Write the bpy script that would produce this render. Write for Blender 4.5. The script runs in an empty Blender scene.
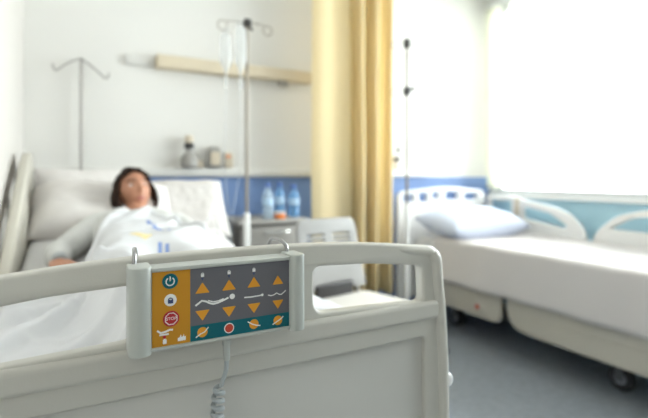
import bpy, bmesh, math, random
import numpy as np
from mathutils import Vector, Matrix, noise
from mathutils.geometry import intersect_point_line
R = math.radians
PI = math.pi
random.seed(4)
SC = bpy.context.scene
COL = SC.collection

# ------------------------------------------------------------------ materials
def mat(name, color, rough=0.5, metal=0.0, var=0.0, vscale=8.0, bump=0.0, bscale=60.0, emit=None, estr=0.0,
        trans=0.0, translucent=0.0, alpha_mix=0.0, spec=0.5):
    m = bpy.data.materials.new(name)
    m.use_nodes = True
    nt = m.node_tree
    b = nt.nodes['Principled BSDF']
    out = nt.nodes['Material Output']
    c = (*color, 1.0)
    b.inputs['Base Color'].default_value = c
    b.inputs['Roughness'].default_value = rough
    b.inputs['Metallic'].default_value = metal
    b.inputs['Specular IOR Level'].default_value = spec
    if trans:
        b.inputs['Transmission Weight'].default_value = trans
    if emit:
        b.inputs['Emission Color'].default_value = (*emit, 1)
        b.inputs['Emission Strength'].default_value = estr
    tc = nt.nodes.new('ShaderNodeTexCoord')
    if var > 0:
        n = nt.nodes.new('ShaderNodeTexNoise'); n.inputs['Scale'].default_value = vscale; n.inputs['Detail'].default_value = 4
        r = nt.nodes.new('ShaderNodeValToRGB')
        r.color_ramp.elements[0].position = 0.3; r.color_ramp.elements[1].position = 0.7
        r.color_ramp.elements[0].color = (*[x * (1 - var) for x in color], 1)
        r.color_ramp.elements[1].color = (*[min(1, x * (1 + var)) for x in color], 1)
        nt.links.new(tc.outputs['Object'], n.inputs['Vector'])
        nt.links.new(n.outputs['Fac'], r.inputs['Fac'])
        nt.links.new(r.outputs['Color'], b.inputs['Base Color'])
    if bump > 0:
        n2 = nt.nodes.new('ShaderNodeTexNoise'); n2.inputs['Scale'].default_value = bscale; n2.inputs['Detail'].default_value = 3
        bp = nt.nodes.new('ShaderNodeBump'); bp.inputs['Strength'].default_value = bump; bp.inputs['Distance'].default_value = 0.01
        nt.links.new(tc.outputs['Object'], n2.inputs['Vector'])
        nt.links.new(n2.outputs['Fac'], bp.inputs['Height'])
        nt.links.new(bp.outputs['Normal'], b.inputs['Normal'])
    last = b.outputs['BSDF']
    if translucent > 0:
        t = nt.nodes.new('ShaderNodeBsdfTranslucent'); t.inputs['Color'].default_value = c
        mx = nt.nodes.new('ShaderNodeMixShader'); mx.inputs['Fac'].default_value = translucent
        nt.links.new(last, mx.inputs[1]); nt.links.new(t.outputs['BSDF'], mx.inputs[2]); last = mx.outputs['Shader']
    if alpha_mix > 0:
        t = nt.nodes.new('ShaderNodeBsdfTransparent'); t.inputs['Color'].default_value = (1, 1, 1, 1)
        mx = nt.nodes.new('ShaderNodeMixShader'); mx.inputs['Fac'].default_value = alpha_mix
        nt.links.new(last, mx.inputs[1]); nt.links.new(t.outputs['BSDF'], mx.inputs[2]); last = mx.outputs['Shader']
    nt.links.new(last, out.inputs['Surface'])
    return m

def wall_mat(name, upper, lower, band):
    m = mat(name, upper, 0.55, bump=0.05, bscale=90)
    nt = m.node_tree; b = nt.nodes['Principled BSDF']
    g = nt.nodes.new('ShaderNodeNewGeometry'); sx = nt.nodes.new('ShaderNodeSeparateXYZ')
    nt.links.new(g.outputs['Position'], sx.inputs['Vector'])
    lt = nt.nodes.new('ShaderNodeMath'); lt.operation = 'LESS_THAN'; lt.inputs[1].default_value = band
    nt.links.new(sx.outputs['Z'], lt.inputs[0])
    mx = nt.nodes.new('ShaderNodeMix'); mx.data_type = 'RGBA'
    mx.inputs['A'].default_value = (*upper, 1); mx.inputs['B'].default_value = (*lower, 1)
    nt.links.new(lt.outputs[0], mx.inputs['Factor'])
    nt.links.new(mx.outputs['Result'], b.inputs['Base Color'])
    return m

MT = {}
MT['wall'] = mat('wall_paint', (0.80, 0.775, 0.73), 0.6, bump=0.05, bscale=90)
MT['wall_band'] = wall_mat('wall_paint_blue_band', (0.80, 0.785, 0.75), (0.20, 0.32, 0.60), 1.10)
MT['wall_band_r'] = wall_mat('window_wall_paint_with_glare', (0.82, 0.83, 0.82), (0.52, 0.79, 0.91), 0.93)  # lower blue band paled to carry the window's glare in its colour
MT['wall_dark'] = mat('taupe_wall_paint', (0.46, 0.44, 0.41), 0.6)
MT['wall_left'] = mat('pinkish_white_wall_paint', (0.66, 0.625, 0.585), 0.6, bump=0.05, bscale=90)
MT['ceil'] = mat('ceiling_paint', (0.85, 0.85, 0.83), 0.8)
MT['floor'] = mat('vinyl_floor', (0.30, 0.33, 0.365), 0.4, var=0.10, vscale=25)
MT['bedplastic'] = mat('warm_grey_moulded_plastic', (0.535, 0.52, 0.47), 0.38, bump=0.03, bscale=400)
MT['bedpanel'] = mat('pale_grey_laminate', (0.56, 0.55, 0.515), 0.36)
MT['bedcream'] = mat('cream_bed_plastic', (0.54, 0.51, 0.44), 0.42)
MT['bedwhite'] = mat('white_bed_plastic', (0.80, 0.80, 0.79), 0.4)
MT['steel_paint'] = mat('grey_painted_steel', (0.45, 0.46, 0.46), 0.4)
MT['dark_steel'] = mat('dark_chassis_steel', (0.10, 0.105, 0.12), 0.5)
MT['rubber'] = mat('black_rubber', (0.018, 0.018, 0.022), 0.6)
MT['hub'] = mat('grey_wheel_hub', (0.26, 0.28, 0.32), 0.4)
MT['chrome'] = mat('chrome', (0.72, 0.72, 0.70), 0.18, metal=1.0)
MT['hook'] = mat('dark_hook_wire', (0.34, 0.34, 0.34), 0.3, metal=1.0)
MT['pole'] = mat('stainless_pole', (0.26, 0.225, 0.18), 0.4, metal=0.25)
MT['dpole'] = mat('dull_grey_pole', (0.33, 0.31, 0.29), 0.45, metal=0.3)
MT['polewhite'] = mat('white_pole_sleeve', (0.82, 0.82, 0.80), 0.4)
MT['blackplastic'] = mat('black_plastic', (0.03, 0.028, 0.028), 0.45)
MT['linen'] = mat('white_linen', (0.71, 0.715, 0.73), 0.85, bump=0.12, bscale=500, spec=0.1)
MT['linen2'] = mat('white_bedspread', (0.63, 0.60, 0.585), 0.85, bump=0.12, bscale=400, spec=0.1)
MT['pillow'] = mat('pillow_cotton', (0.75, 0.715, 0.69), 0.9, bump=0.10, bscale=300, spec=0.1)
MT['pillowblue'] = mat('bluish_pillow_cotton', (0.66, 0.72, 0.86), 0.9, bump=0.10, bscale=300, spec=0.1)
MT['mattress'] = mat('mattress_cover', (0.74, 0.73, 0.72), 0.8, spec=0.1)
MT['gown'] = mat('gown_cotton', (0.64, 0.64, 0.62), 0.9, bump=0.15, bscale=200, spec=0.1)
MT['skin'] = mat('skin', (0.52, 0.25, 0.155), 0.5, var=0.06, vscale=30)
MT['lips'] = mat('lips', (0.45, 0.17, 0.13), 0.45)
MT['hair'] = mat('dark_brown_hair', (0.028, 0.013, 0.008), 0.65, spec=0.15, var=0.4, vscale=60, bump=0.5, bscale=120)
MT['eye'] = mat('eye_white', (0.75, 0.72, 0.70), 0.2)
MT['iris'] = mat('brown_iris', (0.05, 0.025, 0.015), 0.2)
MT['printblue'] = mat('blue_fabric_print', (0.24, 0.34, 0.64), 0.9)
MT['printyellow'] = mat('yellow_fabric_print', (0.82, 0.69, 0.36), 0.9)
MT['housing'] = mat('control_housing_plastic', (0.435, 0.455, 0.425), 0.34)
MT['orange'] = mat('orange_label', (0.53, 0.245, 0.022), 0.6, spec=0.2, bump=0.02, bscale=900)
MT['grey'] = mat('dark_grey_label', (0.135, 0.135, 0.15), 0.6, spec=0.2)
MT['teal'] = mat('teal_label', (0.008, 0.125, 0.155), 0.6, spec=0.2)
MT['btn'] = mat('orange_button', (0.72, 0.31, 0.018), 0.45)
MT['red'] = mat('red_button', (0.42, 0.012, 0.022), 0.4)
MT['redorange'] = mat('red_orange_button', (0.55, 0.06, 0.03), 0.4)
MT['white'] = mat('white_print', (0.80, 0.80, 0.78), 0.5)
MT['navy'] = mat('navy_print', (0.03, 0.05, 0.14), 0.5)
MT['cord'] = mat('grey_cord', (0.36, 0.39, 0.40), 0.4)
MT['wood'] = mat('beige_lamp_housing', (0.68, 0.59, 0.44), 0.45, var=0.05, vscale=6)
MT['diffuser'] = mat('pale_grey_diffuser', (0.76, 0.75, 0.72), 0.3)
MT['trim'] = mat('white_trunking', (0.82, 0.81, 0.78), 0.4)
MT['outlet'] = mat('beige_outlet', (0.62, 0.54, 0.42), 0.45)
MT['fgrey'] = mat('grey_fitting', (0.34, 0.325, 0.30), 0.4)
MT['clearpl'] = mat('clear_plastic', (0.86, 0.88, 0.88), 0.25, translucent=0.3, alpha_mix=0.58)
MT['tubing'] = mat('clear_tubing', (0.80, 0.84, 0.87), 0.3, alpha_mix=0.75)
MT['bottle'] = mat('blue_tinted_bottle', (0.60, 0.74, 0.86), 0.12, alpha_mix=0.62)
MT['bottleblue'] = mat('blue_bottle', (0.20, 0.45, 0.78), 0.12, alpha_mix=0.55)
MT['capblue'] = mat('blue_cap', (0.03, 0.10, 0.38), 0.4)
MT['labelw'] = mat('bottle_label', (0.45, 0.62, 0.80), 0.5)
MT['stand'] = mat('grey_cabinet', (0.33, 0.315, 0.29), 0.5, var=0.08, vscale=5)
MT['standside'] = mat('dark_cabinet_side', (0.15, 0.14, 0.13), 0.5)
MT['cuporange'] = mat('orange_fruit_pot', (0.85, 0.25, 0.06), 0.5)
MT['chair'] = mat('grey_chair_plastic', (0.31, 0.305, 0.295), 0.5)
MT['seat'] = mat('off_white_seat', (0.58, 0.555, 0.51), 0.6)
MT['curtain'] = mat('yellow_curtain_cloth', (0.94, 0.83, 0.57), 0.9, translucent=0.46, bump=0.08, bscale=300, spec=0.05)
MT['wcurtain'] = mat('pale_window_curtain', (0.96, 0.96, 0.88), 0.9, translucent=0.75, alpha_mix=0.5, spec=0.05)
MT['frame'] = mat('white_window_frame', (0.85, 0.87, 0.87), 0.4)
MT['lamp'] = mat('fill_light_diffuser', (0.9, 0.9, 0.9), 0.5, emit=(1.0, 0.93, 0.84), estr=0.9)  # glowing face of the added ceiling fill lights
def glass_mat():
    m = bpy.data.materials.new('window_glass'); m.use_nodes = True
    nt = m.node_tree; nt.nodes.remove(nt.nodes['Principled BSDF'])
    t = nt.nodes.new('ShaderNodeBsdfTransparent'); g = nt.nodes.new('ShaderNodeBsdfGlossy'); g.inputs['Roughness'].default_value = 0.02
    f = nt.nodes.new('ShaderNodeFresnel'); f.inputs['IOR'].default_value = 1.35
    mx = nt.nodes.new('ShaderNodeMixShader')
    nt.links.new(f.outputs[0], mx.inputs[0]); nt.links.new(t.outputs[0], mx.inputs[1]); nt.links.new(g.outputs[0], mx.inputs[2])
    nt.links.new(mx.outputs[0], nt.nodes['Material Output'].inputs['Surface'])
    return m
MT['glass'] = glass_mat()

# ------------------------------------------------------------------ object helpers
def thing(name, label, cat, loc=(0, 0, 0), rotz=0.0, group=None):
    o = bpy.data.objects.new(name, None)
    o.empty_display_size = 0.1
    COL.objects.link(o)
    o.location = loc; o.rotation_euler = (0, 0, rotz)
    tag(o, label, cat, group)
    return o
def tag(o, label, cat, group=None):
    o['label'] = label; o['category'] = cat
    if group: o['group'] = group
    return o
def root_matrix(o):
    while o.parent: o = o.parent
    return Matrix.Translation(o.location) @ Matrix.Rotation(o.rotation_euler.z, 4, 'Z')
def obj(name, data, m, parent=None, origin=None, smooth=True, label=None, world=True, angle=40):
    """links one mesh object; geometry is given in world metres (or the thing's own frame with world=False)"""
    if isinstance(data, bmesh.types.BMesh):
        me = bpy.data.meshes.new(name); bmesh.ops.recalc_face_normals(data, faces=data.faces)
        data.to_mesh(me); data.free()
    else:
        me = data
    if parent is not None:
        if world: me.transform(root_matrix(parent).inverted())
    elif origin is not None:
        me.transform(Matrix.Translation(-Vector(origin)))
    o = bpy.data.objects.new(name, me)
    COL.objects.link(o)
    if parent is not None: o.parent = parent
    elif origin is not None: o.location = origin
    for x in (m if isinstance(m, (list, tuple)) else [m]):
        me.materials.append(MT[x])
    if smooth:
        me.polygons.foreach_set('use_smooth', [True] * len(me.polygons))
        me.update()
        if angle: 
            try: me.set_sharp_from_angle(angle=R(angle))
            except Exception: pass
    if label: o['label'] = label
    return o
def struct(name, bm, m, parent=None, **k):
    o = obj(name, bm, m, parent, **k)
    if parent is None: o['kind'] = 'structure'
    return o
def dup(root, loc=None, label=None, group=None, rotz=None):
    r = root.copy(); COL.objects.link(r)
    if loc is not None: r.location = loc
    if rotz is not None: r.rotation_euler = (0, 0, rotz)
    if label: r['label'] = label
    if group: r['group'] = group
    for ch in list(root.children):
        c = ch.copy(); COL.objects.link(c); c.parent = r
        for g in list(ch.children):
            d = g.copy(); COL.objects.link(d); d.parent = c
    return r

# ------------------------------------------------------------------ shape helpers
def NB(): return bmesh.new()
def box(bm, lo, hi, bevel=0.0, seg=2, M=None):
    r = bmesh.ops.create_cube(bm, size=1.0)
    vs = r['verts']
    lo = Vector(lo); hi = Vector(hi)
    s = hi - lo; c = (hi + lo) / 2
    for v in vs: v.co = Vector((v.co.x * s.x, v.co.y * s.y, v.co.z * s.z)) + c
    if bevel > 0:
        es = list({e for v in vs for e in v.link_edges})
        rb = bmesh.ops.bevel(bm, geom=es, offset=bevel, segments=seg, profile=0.5, affect='EDGES')
        vs = list({v for f in rb['faces'] for v in f.verts} | {v for v in vs if v.is_valid})
    if M is not None:
        bmesh.ops.transform(bm, matrix=M, verts=[v for v in vs if v.is_valid])
    return bm
def spline(pts, n=8):
    P = [Vector(p) for p in pts]
    out = []
    for i in range(len(P) - 1):
        p0 = P[max(i - 1, 0)]; p1 = P[i]; p2 = P[i + 1]; p3 = P[min(i + 2, len(P) - 1)]
        for k in range(n):
            t = k / n
            out.append(0.5 * ((2 * p1) + (-p0 + p2) * t + (2 * p0 - 5 * p1 + 4 * p2 - p3) * t * t + (-p0 + 3 * p1 - 3 * p2 + p3) * t ** 3))
    out.append(P[-1])
    return out
def tube(bm, pts, r, n=10, caps=True):
    P = [Vector(p) for p in pts]
    rs = r if isinstance(r, (list, tuple)) else [r] * len(P)
    rings = []
    up = None
    for i, p in enumerate(P):
        d = (P[min(i + 1, len(P) - 1)] - P[max(i - 1, 0)]).normalized()
        if up is None:
            a = Vector((0, 0, 1)) if abs(d.z) < 0.9 else Vector((1, 0, 0))
            up = (a - d * a.dot(d)).normalized()
        else:
            up = (up - d * up.dot(d))
            up = up.normalized() if up.length > 1e-6 else d.orthogonal().normalized()
        s = d.cross(up)
        rings.append([bm.verts.new(p + (up * math.cos(2 * PI * k / n) + s * math.sin(2 * PI * k / n)) * rs[i]) for k in range(n)])
    for a, b in zip(rings, rings[1:]):
        for k in range(n):
            bm.faces.new((a[k], a[(k + 1) % n], b[(k + 1) % n], b[k]))
    if caps:
        bm.faces.new(rings[0][::-1]); bm.faces.new(rings[-1])
    return bm
def lathe(bm, prof, c=(0, 0, 0), n=20, axis='Z'):
    rings = []
    for r, z in prof:
        ring = []
        for k in range(n):
            a = 2 * PI * k / n
            x, y = r * math.cos(a), r * math.sin(a)
            v = {'Z': (x, y, z), 'X': (z, x, y), 'Y': (x, z, y)}[axis]
            ring.append(bm.verts.new((v[0] + c[0], v[1] + c[1], v[2] + c[2])))
        rings.append(ring)
    for a, b in zip(rings, rings[1:]):
        for k in range(n):
            bm.faces.new((a[k], a[(k + 1) % n], b[(k + 1) % n], b[k]))
    bm.faces.new(rings[0][::-1]); bm.faces.new(rings[-1])
    return bm
def ellipsoid(bm, c, r, M=None, sub=3):
    q = bmesh.ops.create_icosphere(bm, subdivisions=sub, radius=1.0)
    for v in q['verts']:
        p = Vector((v.co.x * r[0], v.co.y * r[1], v.co.z * r[2]))
        if M is not None: p = M @ p
        v.co = p + Vector(c)
    return bm
def roundpoly(pts, rad, n=6):
    """closed 2D polygon with rounded corners"""
    out = []
    N = len(pts)
    rads = rad if isinstance(rad, (list, tuple)) else [rad] * N
    for i in range(N):
        p = Vector(pts[i]); a = Vector(pts[i - 1]); b = Vector(pts[(i + 1) % N]); r = rads[i]
        da = (a - p); db = (b - p)
        l = min(r, da.length * 0.49, db.length * 0.49)
        if l < 1e-5: out.append(p); continue
        s = p + da.normalized() * l; e = p + db.normalized() * l
        for k in range(n + 1):
            t = k / n
            out.append(s * (1 - t) ** 2 + p * 2 * t * (1 - t) + e * t * t)
    return out
XZ = Matrix(((1, 0, 0, 0), (0, 0, -1, 0), (0, 1, 0, 0), (0, 0, 0, 1)))     # local x,y -> world X,Z, front towards -Y
YZ = Matrix(((0, 0, 1, 0), (1, 0, 0, 0), (0, 1, 0, 0), (0, 0, 0, 1)))      # local x,y -> world Y,Z
def plate(loops, thick, bevel, M, res=3):
    """a flat part with its own thickness and bevel, holes allowed"""
    cu = bpy.data.curves.new('outline', 'CURVE'); cu.dimensions = '2D'; cu.fill_mode = 'BOTH'
    for lp in loops:
        s = cu.splines.new('POLY'); s.points.add(len(lp) - 1); s.use_cyclic_u = True
        for q, p in zip(s.points, lp): q.co = (p[0], p[1], 0, 1)
    cu.extrude = max(thick / 2 - bevel, 0.00005); cu.bevel_depth = bevel; cu.bevel_resolution = res; cu.offset = -bevel
    o = bpy.data.objects.new('outline', cu); COL.objects.link(o)
    dg = bpy.context.evaluated_depsgraph_get(); dg.update()
    me = bpy.data.meshes.new_from_object(o.evaluated_get(dg))
    bpy.data.objects.remove(o); bpy.data.curves.remove(cu)
    me.materials.clear()
    me.transform(M)
    bm = bmesh.new(); bm.from_mesh(me); bpy.data.meshes.remove(me)
    bmesh.ops.remove_doubles(bm, verts=bm.verts, dist=1e-5)
    return bm
def at(x=0, y=0, z=0): return Matrix.Translation((x, y, z))
def grid_mesh(name, V, close_u=False):
    """V[i][j] -> vertices of a grid"""
    ni, nj = len(V), len(V[0])
    verts = [tuple(p) for row in V for p in row]
    faces = []
    for i in range(ni - 1):
        for j in range(nj - 1):
            faces.append((i * nj + j, (i + 1) * nj + j, (i + 1) * nj + j + 1, i * nj + j + 1))
    me = bpy.data.meshes.new(name); me.from_pydata(verts, [], faces); me.update()
    return me
def solidified(me, t, offset=-1):
    o = bpy.data.objects.new('tmp', me); COL.objects.link(o)
    md = o.modifiers.new('s', 'SOLIDIFY'); md.thickness = t; md.offset = offset
    dg = bpy.context.evaluated_depsgraph_get(); dg.update()
    r = bpy.data.meshes.new_from_object(o.evaluated_get(dg))
    bpy.data.objects.remove(o)
    return r
def remeshed(bm, voxel, smooth=4, fac=0.5):
    me = bpy.data.meshes.new('tmp'); bm.to_mesh(me); bm.free()
    o = bpy.data.objects.new('tmp', me); COL.objects.link(o)
    md = o.modifiers.new('r', 'REMESH'); md.mode = 'VOXEL'; md.voxel_size = voxel
    if smooth:
        s = o.modifiers.new('s', 'SMOOTH'); s.iterations = smooth; s.factor = fac
    dg = bpy.context.evaluated_depsgraph_get(); dg.update()
    r = bpy.data.meshes.new_from_object(o.evaluated_get(dg))
    bpy.data.objects.remove(o)
    return r
def fbm(x, y, z, s): return noise.noise(Vector((x * s, y * s, z * s)))

# ================================================================== THE ROOM
X0, X1, Y0, Y1, ZC = -0.275, 3.30, -1.60, 3.00, 2.70
WY0, WY1, WZ0, WZ1 = -0.40, 2.93, 0.95, 2.60
b = NB(); box(b, (X0 - .1, Y0 - .1, -.1), (X1 + .1, Y1 + .1, 0)); struct('floor', b, 'floor', smooth=False)
b = NB(); box(b, (X0 - .1, Y0 - .1, ZC), (X1 + .1, Y1 + .1, ZC + .1)); struct('ceiling', b, 'ceil', smooth=False)
b = NB(); box(b, (X0 - .1, Y0, 0), (X0, Y1, ZC)); struct('wall_left', b, 'wall_left', smooth=False)
b = NB(); box(b, (X0 - .1, Y1, 0), (X1 + .1, Y1 + .1, ZC)); struct('wall_back', b, 'wall_band', smooth=False)
b = NB(); box(b, (X0 - .1, Y0 - .1, 0), (X1 + .1, Y0, ZC)); struct('wall_front', b, 'wall_dark', smooth=False)
b = NB()
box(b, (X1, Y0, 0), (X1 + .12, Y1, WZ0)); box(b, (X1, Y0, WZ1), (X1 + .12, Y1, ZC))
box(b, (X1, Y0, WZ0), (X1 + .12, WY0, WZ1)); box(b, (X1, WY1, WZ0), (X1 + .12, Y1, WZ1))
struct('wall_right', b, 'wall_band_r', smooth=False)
# trunking strip along the bed heads
b = NB(); box(b, (X0, Y1 - .035, 1.105), (2.6, Y1, 1.155), .006); struct('trim_1', b, 'trim')
# window
w = thing('window_1', 'x', 'window', (X1 + .06, (WY0 + WY1) / 2, WZ0))
for k in ('label', 'category'): del w[k]
w['kind'] = 'structure'
b = NB()
fw = .045
box(b, (X1 + .03, WY0, WZ0), (X1 + .09, WY0 + fw, WZ1)); box(b, (X1 + .03, WY1 - fw, WZ0), (X1 + .09, WY1, WZ1))
box(b, (X1 + .031, WY0 + fw, WZ0), (X1 + .089, WY1 - fw, WZ0 + fw)); box(b, (X1 + .031, WY0 + fw, WZ1 - fw), (X1 + .089, WY1 - fw, WZ1))
box(b, (X1 + .033, 1.18, WZ0 + fw), (X1 + .087, 1.18 + fw, WZ1 - fw))
obj('window_frame', b, 'frame', w, smooth=False)
for a, c in ((WY0 + fw, 1.18), (1.18 + fw, WY1 - fw)):
    b = NB(); box(b, (X1 + .056, a, WZ0 + fw), (X1 + .062, c, WZ1 - fw)); obj('window_pane', b, 'glass', w, smooth=False)
b = NB(); box(b, (X1 - .05, WY0 - .05, WZ0 - .03), (X1 + .03, WY1 + .05, WZ0), .006); obj('window_sill', b, 'frame', w)

# ceiling fill lights, unseen and added to brighten the room
def ceiling_fill_light(x, y, label):
    t = thing('ceiling_fill_light', label, 'fill light', (x, y, ZC), group=None)
    b = NB(); box(b, (x - .62, y - .32, ZC - .05), (x + .62, y + .32, ZC), .008); obj('lamp_housing', b, 'frame', t)
    b = NB(); box(b, (x - .58, y - .28, ZC - .062), (x + .58, y + .28, ZC - .0505), .004); obj('lamp_diffuser', b, 'lamp', t)
ceiling_fill_light(0.75, 1.0, 'added white fill light on the ceiling above the occupied bed')
ceiling_fill_light(2.30, 0.9, 'added white fill light on the ceiling above the empty bed')

# ================================================================== OCCUPIED BED
BX = 0.23                                         # bed centre line
def caster(t, x, y, r=.062, yaw=0.0):
    b = NB()
    lathe(b, [(r * .45, -.020), (r * .86, -.024), (r, -.014), (r, .014), (r * .86, .024), (r * .45, .020)], (x, y, r), 28, 'X')
    o = obj('caster', b, 'rubber', t)
    for s in (-1, 1):
        b = NB(); lathe(b, [(r * .50, s * .0215), (r * .47, s * .027), (r * .2, s * .030), (r * .15, s * .034)], (x, y, r), 24, 'X')
        obj('wheel_hub', b, 'hub', o)
    b = NB()
    for s in (-1, 1): box(b, (x + s * .036 - .005, y - .02, r - .01), (x + s * .036 + .005, y + .02, r * 2 + .03), .003)
    box(b, (x - .041, y - .025, r * 2 + .015), (x + .041, y + .025, r * 2 + .045), .004)
    obj('fork', b, 'dark_steel', o)
bed = thing('hospital_bed', 'patient\'s hospital bed with pale grey footboard, close to the camera by the left wall', 'bed', (BX, 1.8, 0))
# --- footboard : arched frame with two hand openings and a recessed lower panel
def arch(x):
    d = abs(x - BX)
    return .979 - .034 * (d / .45) ** 2.6
def side(z): return .475 - .0 + .012 * math.sin((z - .3) / .62 * PI) if z < .92 else .475
outer = []
xs = [BX - .375 + .75 * k / 24 for k in range(25)]
top = [(x, arch(x)) for x in xs]
zr = [.875, .80, .70, .60, .50, .40, .33]
rs_ = [.462, .470, .476, .478, .476, .470, .465]
right = [(BX + r, z) for r, z in zip(rs_, zr)]
left = [(BX - r, z) for r, z in zip(rs_, zr)][::-1]
cr = roundpoly([(BX + .375, arch(BX + .375)), (BX + .456, .950), (BX + .461, .880)], [0, .06, 0], 10)[1:-1]
cl = [(2 * BX - p[0], p[1]) for p in cr][::-1]
outer = top + [tuple(p) for p in cr] + right + left + [tuple(p) for p in cl]
def hole_right():
    pts = [(.379, .935), (.50, .930), (.634, .914), (.637, .838), (.50, .844), (.379, .848)]
    return [tuple(p) for p in roundpoly(pts, [.016, .01, .010, .014, .01, .028], 6)]
hr = hole_right()
hl = [(2 * BX - p[0], p[1]) for p in hr][::-1]
pan = [tuple(p) for p in roundpoly([(BX - .412, .763), (BX + .412, .763), (BX + .412, .37), (BX - .412, .37)], .008, 3)]
FY = .766
bm = plate([outer, hr, hl, pan], .028, .006, at(0, FY, 0) @ XZ)
fb = obj('footboard', bm, 'bedplastic', bed)
bm = plate([[(BX - .425, .776), (BX + .425, .776), (BX + .425, .36), (BX - .425, .36)]], .012, .002, at(0, FY + .004, 0) @ XZ)
obj('footboard_panel', bm, 'bedpanel', fb, label='smooth recessed lower panel')
# raised moulding along the lower rail
bm = plate([[tuple(p) for p in roundpoly([(BX - .445, .839), (BX + .445, .839), (BX + .445, .800), (BX - .445, .800)], .012, 4)]], .020, .0095, at(0, FY - .0125, 0) @ XZ, res=5)
obj('rail_moulding', bm, 'bedplastic', fb)
# thick rounded end mouldings on both sides
def end_strip(sgn):
    line = [(d, arch(BX + d)) for d in (.28, .31, .34, .37)] + [(p[0] - BX, p[1]) for p in cr[1:-1:2]] + [(r, z) for r, z in zip(rs_, zr)]
    line = [(p.x, p.y) for p in spline([(a, c, 0) for a, c in line], 3)]
    pts, rad = [], []
    for i, p in enumerate(line):
        a = Vector(line[max(i - 1, 0)]); c = Vector(line[min(i + 1, len(line) - 1)])
        d = (c - a).normalized(); n = Vector((d.y, -d.x))
        rr = .0175 * min(1, .35 + i / 26)
        pts.append((BX + sgn * (p[0] + n.x * rr * .9), 0, p[1] + n.y * rr * .9)); rad.append(rr)
    b = NB(); tube(b, pts, rad, 20)
    for v in b.verts: v.co.y = FY + v.co.y * 1.35
    obj('end_moulding', b, 'bedplastic', fb, angle=60)
end_strip(1); end_strip(-1)
for s in (1, -1):
    b = NB(); lathe(b, [(.003, -.014), (.009, -.011), (.012, -.004), (.012, .004), (.009, .011), (.003, .014)], (BX + s * .485, FY, .655), 16, 'Z')
    obj('bumper', b, 'bedwhite', fb, label='small white round bumper on the footboard edge')
# --- headboard
hb_out = [tuple(p) for p in roundpoly([(BX - .46, .45), (BX - .46, .99), (BX + .46, .99), (BX + .46, .45)], [.01, .09, .09, .01], 8)]
hb_h = [tuple(p) for p in roundpoly([(BX - .30, .90), (BX + .30, .90), (BX + .30, .95), (BX - .30, .95)], .02, 5)]
bm = plate([hb_out, hb_h], .035, .008, at(0, 2.90, 0) @ XZ); obj('headboard', bm, 'bedplastic', bed)
# --- raised side rail on the wall side
rl = [(1.70, .70), (1.72, .742), (1.90, .83), (2.20, 1.015), (2.46, 1.175), (2.58, 1.222), (2.67, 1.205), (2.71, 1.12), (2.72, .90), (2.70, .66), (2.2, .63), (1.8, .63)]
rl = [tuple(p) for p in roundpoly(rl, .06, 5)]
h1 = [tuple(p) for p in roundpoly([(2.12, .86), (2.34, .99), (2.34, .90), (2.12, .80)], .02, 4)]
h2 = [tuple(p) for p in roundpoly([(2.42, 1.05), (2.58, 1.12), (2.60, .98), (2.42, .93)], .025, 4)]
bm = plate([rl, h1, h2], .038, .010, at(-.222, 0, 0) @ YZ)
sr = obj('side_rail', bm, 'bedcream', bed, label='cream raised side rail by the wall')
b = NB(); box(b, (-.2035, 2.62, .98), (-.196, 2.70, 1.13), .003); obj('rail_handle', b, 'fgrey', sr)
# lowered rail on the other side, hung below the mattress
rl2 = [tuple(p) for p in roundpoly([(1.45, .36), (2.50, .36), (2.50, .58), (1.45, .58)], .06, 6)]
rh2 = [tuple(p) for p in roundpoly([(1.58, .42), (2.37, .42), (2.37, .52), (1.58, .52)], .03, 6)]
bm = plate([rl2, rh2], .03, .008, at(.712, 0, 0) @ YZ); obj('side_rail', bm, 'bedcream', bed)
# --- deck, chassis, columns, casters
b = NB(); box(b, (BX - .42, .82, .55), (BX + .42, 2.86, .60), .01); obj('mattress_platform', b, 'steel_paint', bed)
b = NB()
for s in (-1, 1): box(b, (BX + s * .34 - .03, .92, .19), (BX + s * .34 + .03, 2.72, .25), .006)
for y in (.95, 1.8, 2.69): box(b, (BX - .34, y - .03, .19), (BX + .34, y + .03, .25), .006)
obj('base_frame', b, 'dark_steel', bed)
for y in (1.15, 2.45):
    b = NB(); box(b, (BX - .09, y - .07, .25), (BX + .09, y + .07, .42), .01); box(b, (BX - .07, y - .05, .42), (BX + .07, y + .05, .55), .01)
    obj('lift_column', b, 'steel_paint', bed)
for x, y in ((-.34, 1.02), (.34, 1.02), (-.34, 2.62), (.34, 2.62)): caster(bed, BX + x, y)

# mattress with a raised head end
def mz(y):
    return .71 + (.17 * (y - 1.72) if y > 1.72 else 0)
V = []
prof = []
def mattress_mesh(xc, hw, y0, y1, zf, th, rad=.035, n=40, name='mattress'):
    rows = []
    for i in range(n + 1):
        y = y0 + (y1 - y0) * i / n
        e = min(i, n - i); ins = 0 if e > 1 else (rad * .35 if e == 1 else rad)
        zt = zf(y) - ins * .6; zb = zf(y) - th + ins * .6; h = hw - ins * .6
        ring = []
        for cx, cz, a0 in ((h - rad, zt - rad, 0), (-h + rad, zt - rad, 90), (-h + rad, zb + rad, 180), (h - rad, zb + rad, 270)):
            for k in range(5):
                a = R(a0 + 22.5 * k); ring.append((xc + cx + rad * math.cos(a), y, cz + rad * math.sin(a)))
        rows.append(ring)
    bm = NB()
    vs = [[bm.verts.new(p) for p in r] for r in rows]
    m = len(vs[0])
    for a, c in zip(vs, vs[1:]):
        for k in range(m): bm.faces.new((a[k], a[(k + 1) % m], c[(k + 1) % m], c[k]))
    bm.faces.new(vs[0][::-1]); bm.faces.new(vs[-1])
    return bm
b = mattress_mesh(BX, .43, .83, 2.84, mz, .14)
tag(obj('mattress', b, 'mattress', origin=(BX, 1.8, .60)), 'white covered mattress on the patient\'s bed', 'mattress')

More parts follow.
